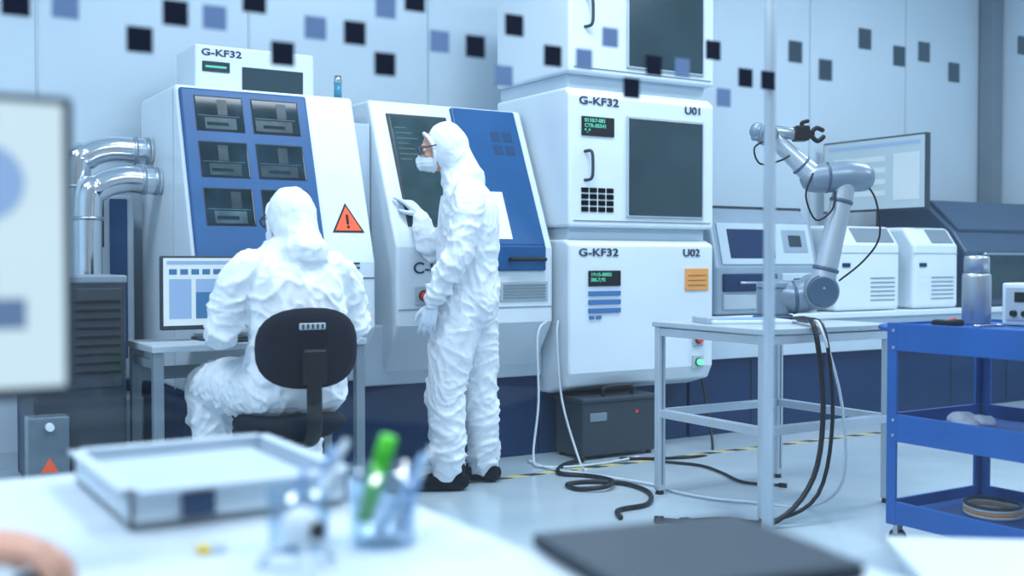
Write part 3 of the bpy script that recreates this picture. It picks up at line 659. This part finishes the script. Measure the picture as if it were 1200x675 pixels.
def wrinkler(amp, zones):
    def d(p, n):
        w = .5
        for c, r, k in zones:
            w += k*math.exp(-((p-Vector(c)).length/r)**2)
        w = max(w, .12)
        wv = Vector((noise.noise(p*3), noise.noise(p*3+Vector((7, 3, 1))), noise.noise(p*3+Vector((1, 9, 5)))))
        q = Vector((p.x*4, p.y*4, p.z*11))+wv*2.4
        r1 = 1-abs(noise.noise(q)); q2 = Vector((p.x*11+p.z*9, p.y*10, p.z*17-p.x*10))+wv*2; r2 = 1-abs(noise.noise(q2))
        q3 = Vector((p.x*9-p.z*3, p.y*9+p.z*3, p.z*2.5))+wv*1.8; r3 = 1-abs(noise.noise(q3))
        return amp*w*((r1**7-.28)*1.0+(r2**8-.25)*.5+(r3**7-.28)*.7)
    return d

def head_parts(g, Tm, goggles=True):
    R3 = Tm.to_3x3()
    def W(p): return Tm@Vector(p)
    def E(n, c, r, m): return ell(g, n, W(c), r, m, rot=R3)
    geos = [ell_geo(W((.028, 0, .0)), (.088, .070, .108), R3), ell_geo(W((.085, 0, -.075)), (.026, .030, .026), R3),
            tube_geo([W((.108, 0, .025)), W((.122, 0, .0)), W((.132, 0, -.018))], [.008, .010, .013], n=12),
            ell_geo(W((.104, .028, .040)), (.014, .026, .008), R3), ell_geo(W((.104, -.028, .040)), (.014, .026, .008), R3),
            ell_geo(W((.088, .035, -.015)), (.024, .022, .022), R3), ell_geo(W((.088, -.035, -.015)), (.024, .022, .022), R3)]
    fuse(g, 'face', geos, SKIN, .005, 3)
    for s in (1, -1):
        E('eye_%s' % ('l' if s > 0 else 'r'), (.100, .030*s, .020), (.012, .013, .011), mat('eye_white', (.8, .8, .8), .3))
        E('iris_%s' % ('l' if s > 0 else 'r'), (.1095, .030*s, .020), (.004, .006, .006), BLACK)
        E('eyebrow_%s' % ('l' if s > 0 else 'r'), (.1125, .030*s, .046), (.006, .020, .004), mat('brow_brown', (.08, .05, .03), .8))
    E('mouth', (.112, 0, -.052), (.006, .022, .006), mat('lips', (.5, .22, .2), .5))
    geos = [ell_geo(W((.083, 0, -.048)), (.060, .060, .050), R3), tube_geo([W((.112, 0, -.005)), W((.140, 0, -.022)), W((.135, 0, -.055))], [.016, .018, .024], n=14)]
    fuse(g, 'face_mask', geos, MASK, .005, 4, lambda p, n: .0012*math.sin(p.z*330))
    if goggles:
        for s in (1, -1):
            pts = [W((.130-.012*abs(math.cos(a))*(1 if math.cos(a)*s > 0 else .0), s*.036+.031*math.cos(a), .020+.022*math.sin(a))) for a in [2*math.pi*i/16 for i in range(17)]]
            tube(g, 'goggle_frame_%s' % ('l' if s > 0 else 'r'), pts, .0035, DGREY, n=6, caps=False, sub=2)
            E('goggle_lens_%s' % ('l' if s > 0 else 'r'), (.124, s*.036, .020), (.006, .030, .021), GOG)
            tube(g, 'goggle_temple_%s' % ('l' if s > 0 else 'r'), [W((.118, s*.066, .024)), W((.09, s*.078, .024)), W((.04, s*.094, .022))], .0035, DGREY, n=6)
        tube(g, 'goggle_bridge', [W((.134, .008, .024)), W((.138, 0, .027)), W((.134, -.008, .024))], .003, DGREY, n=6)
    pts = [W((.083-.028*abs(math.cos(a))**2*1.0, .074*math.cos(a), .004+.098*math.sin(a))) for a in [2*math.pi*i/28 for i in range(29)]]
    tube(g, 'hood_edge', pts, .009, SUIT, n=8, caps=False, sub=2)

def hood_geos(Tm):
    R3 = Tm.to_3x3(); W = lambda p: Tm@Vector(p)
    return [ell_geo(W((-.018, 0, .008)), (.108, .102, .130), R3), ell_geo(W((-.035, 0, -.05)), (.088, .098, .09), R3),
            tube_geo([W((-.03, 0, .0)), W((-.045, 0, -.10)), W((-.05, 0, -.16))], [.09, .092, .115], n=20)]

# --- standing technician: local x = facing, y = their left (towards camera)
ST = G('standing_technician', (2.72, 4.95, 0), rot=math.radians(148.2), world=False)
Th = Matrix.Translation((.048, 0, 1.712))@Matrix.Rotation(math.radians(14), 4, 'Y')@Matrix.Rotation(math.radians(4), 4, 'Z')
torso = rings_geo([(-.055, 0, .80, .12, .150), (-.065, 0, .90, .155, .188), (-.07, 0, 1.0, .158, .195), (-.07, 0, 1.12, .150, .190), (-.075, 0, 1.25, .152, .205), (-.08, 0, 1.38, .148, .212), (-.07, 0, 1.47, .130, .19), (-.045, 0, 1.535, .10, .13), (-.02, 0, 1.60, .085, .088)])
geos = [torso]+hood_geos(Th)
geos.append(tube_geo([(-.03, .095, .93), (.0, .105, .75), (.035, .11, .52), (.030, .11, .30), (.025, .11, .13), (.03, .11, .085)], [.128, .118, .098, .090, .084, .072], n=22))
geos.append(tube_geo([(-.09, -.095, .93), (-.11, -.10, .75), (-.125, -.11, .52), (-.14, -.115, .30), (-.145, -.12, .13), (-.14, -.12, .085)], [.128, .116, .096, .088, .082, .072], n=22))
geos.append(tube_geo([(-.075, .17, 1.475), (-.075, .225, 1.40), (-.045, .265, 1.22), (-.03, .275, 1.17), (.03, .265, 1.07), (.085, .245, .965), (.095, .242, .94)], [.080, .082, .070, .068, .061, .048, .037], n=18))
geos.append(tube_geo([(-.07, -.17, 1.475), (-.03, -.22, 1.41), (.085, -.24, 1.24), (.12, -.25, 1.21), (.165, -.285, 1.27), (.195, -.315, 1.37), (.20, -.32, 1.39)], [.080, .080, .070, .068, .060, .047, .036], n=18))
zn = [((.03, .27, 1.17), .12, 1.0), ((.1, -.25, 1.22), .12, 1.0), ((.03, .11, .5), .14, .8), ((-.12, -.11, .5), .14, .8), ((.02, .11, .16), .12, 1.2), ((-.14, -.12, .16), .12, 1.2), ((-.06, 0, 1.02), .2, .6), ((.08, .25, 1.0), .1, .8), ((-.03, .1, .85), .15, .7), ((-.06, 0, 1.54), .07, .4), ((.04, 0, 1.74), .13, -.4)]
fuse(ST, 'coverall', geos, SUIT, .0085, 3, wrinkler(.014, zn))
head_parts(ST, Th, True)
tube(ST, 'zip_flap', [(.083, 0, 1.0), (.083, 0, 1.2), (.073, 0, 1.38), (.060, 0, 1.47)], .009, SUIT, n=8)
hand(ST, 'hand_left', (.098, .241, .925), (.22, 0, -.97), (-.1, 1, 0), True, ((18, 22, 15), (22, 26, 18), (26, 28, 20), (30, 30, 20)))
hand(ST, 'hand_right', (.203, -.322, 1.405), (.62, -.10, .55), (-.5, .45, .7), False, ((6, 10, 6), (22, 26, 18), (32, 34, 24), (38, 38, 26)), thumb=.6)
def shoe(g, n, x, y, yaw=0):
    c_, s_ = math.cos(yaw), math.sin(yaw); W = lambda p: (x+p[0]*c_-p[1]*s_, y+p[0]*s_+p[1]*c_, p[2])
    v = [tube_geo([W((-.06, 0, .048)), W((.0, 0, .052)), W((.08, 0, .045)), W((.15, 0, .034)), W((.185, 0, .03))], [.044, .048, .044, .036, .028], n=16),
         tube_geo([W((-.03, 0, .06)), W((-.03, 0, .12))], [.046, .05], n=16), tube_geo([W((-.06, 0, .02)), W((.06, 0, .02)), W((.175, 0, .02))], [.020, .020, .018], n=12, sq=2.3, side=(-s_, c_, 0))]
    fuse(g, n, v, SHOE, .006, 3)
shoe(ST, 'shoe_left', .02, .115, math.radians(6)); shoe(ST, 'shoe_right', -.14, -.12, math.radians(-22))

# --- seated operator: local x = facing (+Y world)
SE = G('seated_operator', (1.675, 4.44, 0), rot=math.radians(92), world=False)
Th = Matrix.Translation((.085, -.015, 1.325))@Matrix.Rotation(math.radians(16), 4, 'Y')@Matrix.Rotation(math.radians(14), 4, 'Z')
torso = rings_geo([(.02, 0, .525, .15, .185), (.0, 0, .58, .175, .208), (-.01, 0, .68, .170, .205), (-.01, 0, .80, .158, .198), (.0, 0, .93, .155, .212), (.015, 0, 1.04, .148, .222), (.03, 0, 1.12, .128, .208), (.045, 0, 1.18, .10, .150), (.06, 0, 1.24, .085, .095)])
geos = [torso]+hood_geos(Th)
for s in (1, -1):
    geos.append(tube_geo([(.0, .10*s, .60), (.18, .15*s, .61), (.38, .215*s, .60), (.43, .225*s, .56), (.42, .22*s, .36), (.40, .215*s, .14), (.40, .215*s, .09)], [.125, .125, .105, .100, .088, .082, .075], n=22))
    geos.append(tube_geo([(.03, .175*s, 1.11), (.035, .235*s, 1.045), (.05, .285*s, .90), (.07, .295*s, .86), (.16, .265*s, .845), (.29, .205*s, .845), (.31, .20*s, .845)], [.084, .086, .078, .074, .063, .046, .034], n=18))
zn = [((.05, .29, .87), .14, 1.0), ((.05, -.29, .87), .14, 1.0), ((0, 0, .72), .22, .7), ((.42, .22, .5), .2, .8), ((.42, -.22, .5), .2, .8), ((0, .15, 1.05), .12, .5), ((0, -.15, 1.05), .12, .5), ((.1, .13, .6), .14, .8), ((.1, -.13, .6), .14, .8), ((.07, 0, 1.36), .14, -.4)]
fuse(SE, 'coverall', geos, SUIT, .0085, 3, wrinkler(.014, zn))
head_parts(SE, Th, True)
hand(SE, 'hand_left', (.325, .198, .848), (.92, -.25, -.16), (.1, 0, 1), True, ((20, 20, 10), (20, 22, 12), (20, 22, 12), (20, 22, 12)))
hand(SE, 'hand_right', (.325, -.198, .848), (.92, .15, -.16), (.1, 0, 1), False, ((20, 20, 10), (20, 22, 12), (20, 22, 12), (20, 22, 12)))
shoe(SE, 'shoe_left', .41, .215, .1); shoe(SE, 'shoe_right', .41, -.215, -.1)

# ------------------------------------------------------------------ glass partition with square stickers
GP = G('glass_partition', (1.8, 2.25, 0))
box(GP, 'pane', -3.9, 7.0, 2.248, 2.256, .02, 3.6, GLASS, 0)
cyl(GP, 'post', (2.255, 2.27, 0), (2.255, 2.27, 3.62), .0165, .0165, ALU, n=24)
cyl(GP, 'post_left', (-.9, 2.27, 0), (-.9, 2.27, 3.62), .0165, .0165, ALU, n=24)
box(GP, 'top_rail', -3.9, 7.0, 2.23, 2.27, 3.6, 3.64, ALU); box(GP, 'bottom_rail', -3.9, 7.0, 2.235, 2.269, 0, .03, ALU)
dk = [(0.307, 1.629), (0.531, 1.583), (0.601, 1.643), (0.763, 1.688), (0.824, 1.584), (0.988, 1.645), (1.06, 1.584), (1.134, 1.734), (1.291, 1.646), (1.397, 1.707), (1.507, 1.645), (1.748, 1.587), (1.82, 1.651), (2.022, 1.71), (2.139, 1.647), (2.223, 1.647)]
dg = [(2.328, 1.736), (2.449, 1.696), (2.614, 1.802), (2.766, 1.766), (2.88, 1.79), (3.024, 1.74), (3.378, 1.86)]
lt = [(0.394, 1.633), (0.68, 1.643), (0.897, 1.646), (1.062, 1.71), (1.197, 1.648), (1.368, 1.585), (1.68, 1.708), (1.60, 1.647), (1.915, 1.654), (2.06, 1.587)]
STKG = mat('sticker_slate', (.05, .085, .12), .7, spec=.2)
for i, (x, z) in enumerate(dk): box(GP, 'sticker_dark_%d' % (i+1), x-.025, x+.025, 2.245, 2.248, z-.025, z+.025, STKD, 0)
for i, (x, z) in enumerate(dg): box(GP, 'sticker_slate_%d' % (i+1), x-.026, x+.026, 2.245, 2.248, z-.03, z+.03, STKG, 0)
for i, (x, z) in enumerate(lt): box(GP, 'sticker_blue_%d' % (i+1), x-.024, x+.024, 2.245, 2.248, z-.024, z+.024, STKL, 0)

# ------------------------------------------------------------------ foreground desk and things on it
D = G('office_desk', (0, 1.3, 0))
box(D, 'top', -1.2, .82, .62, 2.2, .72, .75, DESKW, .004)
box(D, 'return_top', .82, 1.15, .62, 1.27, .72, .75, DESKW, .004)
for i, (x, y) in enumerate(((-1.15, .67), (-1.15, 2.15), (.77, 2.15), (1.11, 1.23), (1.11, .67))): box(D, 'leg_%d' % (i+1), x-.025, x+.025, y-.025, y+.025, 0, .72, LGREY)
Mo = G('desktop_monitor', (-.05, 1.42, .75))
box(Mo, 'bezel', -.36, .255, 1.41, 1.44, .985, 1.345, DGREY, .006); box(Mo, 'screen', -.35, .243, 1.4075, 1.412, 1.0, 1.335, SCRW, 0)
cyl(Mo, 'screen_dial', (.155, 1.408, 1.24), (.155, 1.4065, 1.24), .045, .045, SCRL); cyl(Mo, 'screen_dial_2', (0.0, 1.408, 1.22), (0.0, 1.4065, 1.22), .05, .05, SCRL)
box(Mo, 'screen_bar', .09, .20, 1.4065, 1.408, 1.07, 1.105, SCRG, 0); box(Mo, 'screen_bar_2', -.2, .05, 1.4065, 1.408, 1.07, 1.105, SCRG, 0)
box(Mo, 'neck', -.09, -.01, 1.44, 1.47, .76, 1.15, DGREY); box(Mo, 'foot', -.20, .02, 1.42, 1.56, .75, .762, DGREY, .004)

Tr = G('document_tray', (.55, 1.9, .75))
xa, xb, ya, yb = .375, .72, 1.67, 2.09
box(Tr, 'floor', xa, xb, ya, yb, .755, .765, TRAYW, .003)
for n, a in (('wall_l', (xa, xa+.008, ya, yb)), ('wall_r', (xb-.008, xb, ya, yb)), ('wall_n', (xa, xb, ya, ya+.008)), ('wall_f', (xa, xb, yb-.008, yb))): box(Tr, n, *a, .755, .808, TRAYW, .002)
for n, a in (('rim_l', (xa-.012, xa+.012, ya-.012, yb+.012)), ('rim_r', (xb-.012, xb+.012, ya-.012, yb+.012)), ('rim_n', (xa-.012, xb+.012, ya-.012, ya+.012)), ('rim_f', (xa-.012, xb+.012, yb-.012, yb+.012))): box(Tr, n, *a, .805, .812, TRAYW, .003)
box(Tr, 'paper_stack', xa+.03, xb-.03, ya+.03, yb-.03, .765, .792, mat('paper_blue', (.46, .58, .69), .8), .002)
box(Tr, 'label', .45, .50, 1.664, 1.67, .765, .80, PEND, 0)
for i, (x, y) in enumerate(((xa+.02, 1.7), (xb-.02, 1.7), (xa+.02, 2.07), (xb-.02, 2.07))): box(Tr, 'foot_%d' % i, x-.01, x+.01, y-.01, y+.01, .75, .756, DGREY, 0)

def pen(g, n, p0, p1, r, m, cap=None):
    p0 = Vector(p0); p1 = Vector(p1); d = p1-p0
    cyl(g, n+'_barrel', p0, p0+d*.72, r, r, m, n=14); cyl(g, n+'_cap', p0+d*.72, p1, r*1.15, r, cap or m, n=14); cyl(g, n+'_tip', p0, p0-d*.05, r*.7, r*.1, PEND, n=10)
def cup(nm, x, y, r, h):
    g = G(nm, (x, y, .75)); n = 28
    lathe(g, 'wall', (x, y, .751), [(r*.9, 0), (r, h), (r*.94, h), (r*.85, .006)], CLEAR)
    return g
Cp = cup('pen_cup', .665, 1.42, .05, .11)
pen(Cp, 'green_marker', (.64, 1.43, .785), (.665, 1.40, .905), .012, PENG)
pen(Cp, 'blue_pen', (.65, 1.40, .77), (.72, 1.40, .875), .005, PENB); pen(Cp, 'clear_pen', (.69, 1.43, .77), (.745, 1.42, .88), .005, TRAYW)
pen(Cp, 'navy_pen', (.68, 1.39, .77), (.70, 1.38, .85), .006, PENB)
Cp = cup('pen_cup', .555, 1.46, .045, .085)
pen(Cp, 'grey_pen', (.56, 1.46, .765), (.60, 1.44, .89), .006, PENB); pen(Cp, 'white_pen', (.55, 1.45, .765), (.615, 1.43, .90), .005, TRAYW); pen(Cp, 'pencil', (.54, 1.46, .765), (.56, 1.45, .865), .004, PENB)
W_ = G('webcam', (.52, 1.36, .75))
for i in range(3):
    a = math.radians(120*i+20); tube(W_, 'leg_%d' % (i+1), [(.52, 1.36, .79), (.52+.035*math.cos(a), 1.36+.035*math.sin(a), .775), (.52+.055*math.cos(a), 1.36+.055*math.sin(a), .754)], .005, TRAYW, n=8)
ell(W_, 'head', (.52, 1.36, .805), (.026, .026, .026), TRAYW); cyl(W_, 'lens', (.531, 1.338, .803), (.536, 1.331, .803), .012, .012, BLACK)
Er = G('eraser', (.44, 1.50, .75)); box(Er, 'block', .425, .46, 1.49, 1.51, .75, .762, YEL, .003); box(Er, 'sleeve', .44, .462, 1.489, 1.511, .7502, .763, TRAYW, .002)

LP = G('closed_laptop', (.965, 1.112, .75), rot=math.radians(-10), world=False)
box(LP, 'base', -.165, .165, -.148, .148, .002, .012, DGREY, .004); box(LP, 'lid', -.165, .165, -.148, .148, .0125, .022, mat('laptop_dark', (.028, .045, .065), .4), .004)
box(LP, 'hinge', -.13, .13, .143, .151, .006, .018, BLACK, .002)

DP = G('side_cabinet', (1.9, .9, 0), rot=math.radians(-38), world=False)
box(DP, 'case', -.45, .55, -.35, .25, .05, .61, WHITE2, .006); box(DP, 'top', -.47, .57, -.37, .27, .61, .63, DESKW, .004)
for i in range(2): box(DP, 'foot_%d' % i, -.4+i*.8, -.35+i*.8, -.3, .2, 0, .05, DGREY)
box(DP, 'drawer_seam', -.452, -.45, -.3, .2, .35, .355, DGREY, 0)

# colleague's hand on a mouse at the desk
HN = G('desk_worker_arm', (.12, 1.35, .75), rot=0, world=True)
hand(HN, 'hand', (.112, 1.355, .835), (.97, .02, -.16), (.14, -.1, 1), False, ((20, 35, 20), (22, 35, 20), (26, 38, 22), (30, 38, 22)), m=SKIN, thumb=.4)
fuse(HN, 'forearm', [tube_geo([(.10, 1.355, .836), (.05, 1.345, .838), (-.09, 1.285, .825), (-.28, 1.15, .81)], [.024, .027, .036, .042], n=18)], SKIN, .005, 2)
fuse(HN, 'sleeve', [tube_geo([(-.03, 1.315, .832), (-.15, 1.245, .82), (-.32, 1.12, .815)], [.042, .05, .055], n=18)], SUIT, .006, 2, wrinkler(.006, []))
MS = G('computer_mouse', (.20, 1.355, .75)); lathe(MS, 'shell', (.20, 1.355, .75), [(.030, 0), (.036, .01), (.034, .030), (.020, .041), (.002, .044)], DGREY)

# ------------------------------------------------------------------ world, camera
w = bpy.data.worlds.new('World'); scn.world = w; w.use_nodes = True
w.node_tree.nodes['Background'].inputs[0].default_value = (0.70, 0.84, 0.96, 1); w.node_tree.nodes['Background'].inputs[1].default_value = 0.40
cam = bpy.data.cameras.new('camera'); co = bpy.data.objects.new('camera', cam); COL.objects.link(co)
cam.sensor_width = 36; cam.lens = 39; cam.clip_start = 0.05
az = math.atan2(2100, 1300)
co.location = (0, 0, 1.15); co.rotation_euler = (math.pi/2-math.atan(32.5/1300), 0, az-math.pi/2)
cam.dof.use_dof = True; cam.dof.focus_distance = 5.6; cam.dof.aperture_fstop = 1.6
scn.camera = co
scn.view_settings.view_transform = 'Standard'
scn.view_settings.exposure = 0.30
scn.view_settings.gamma = 0.93
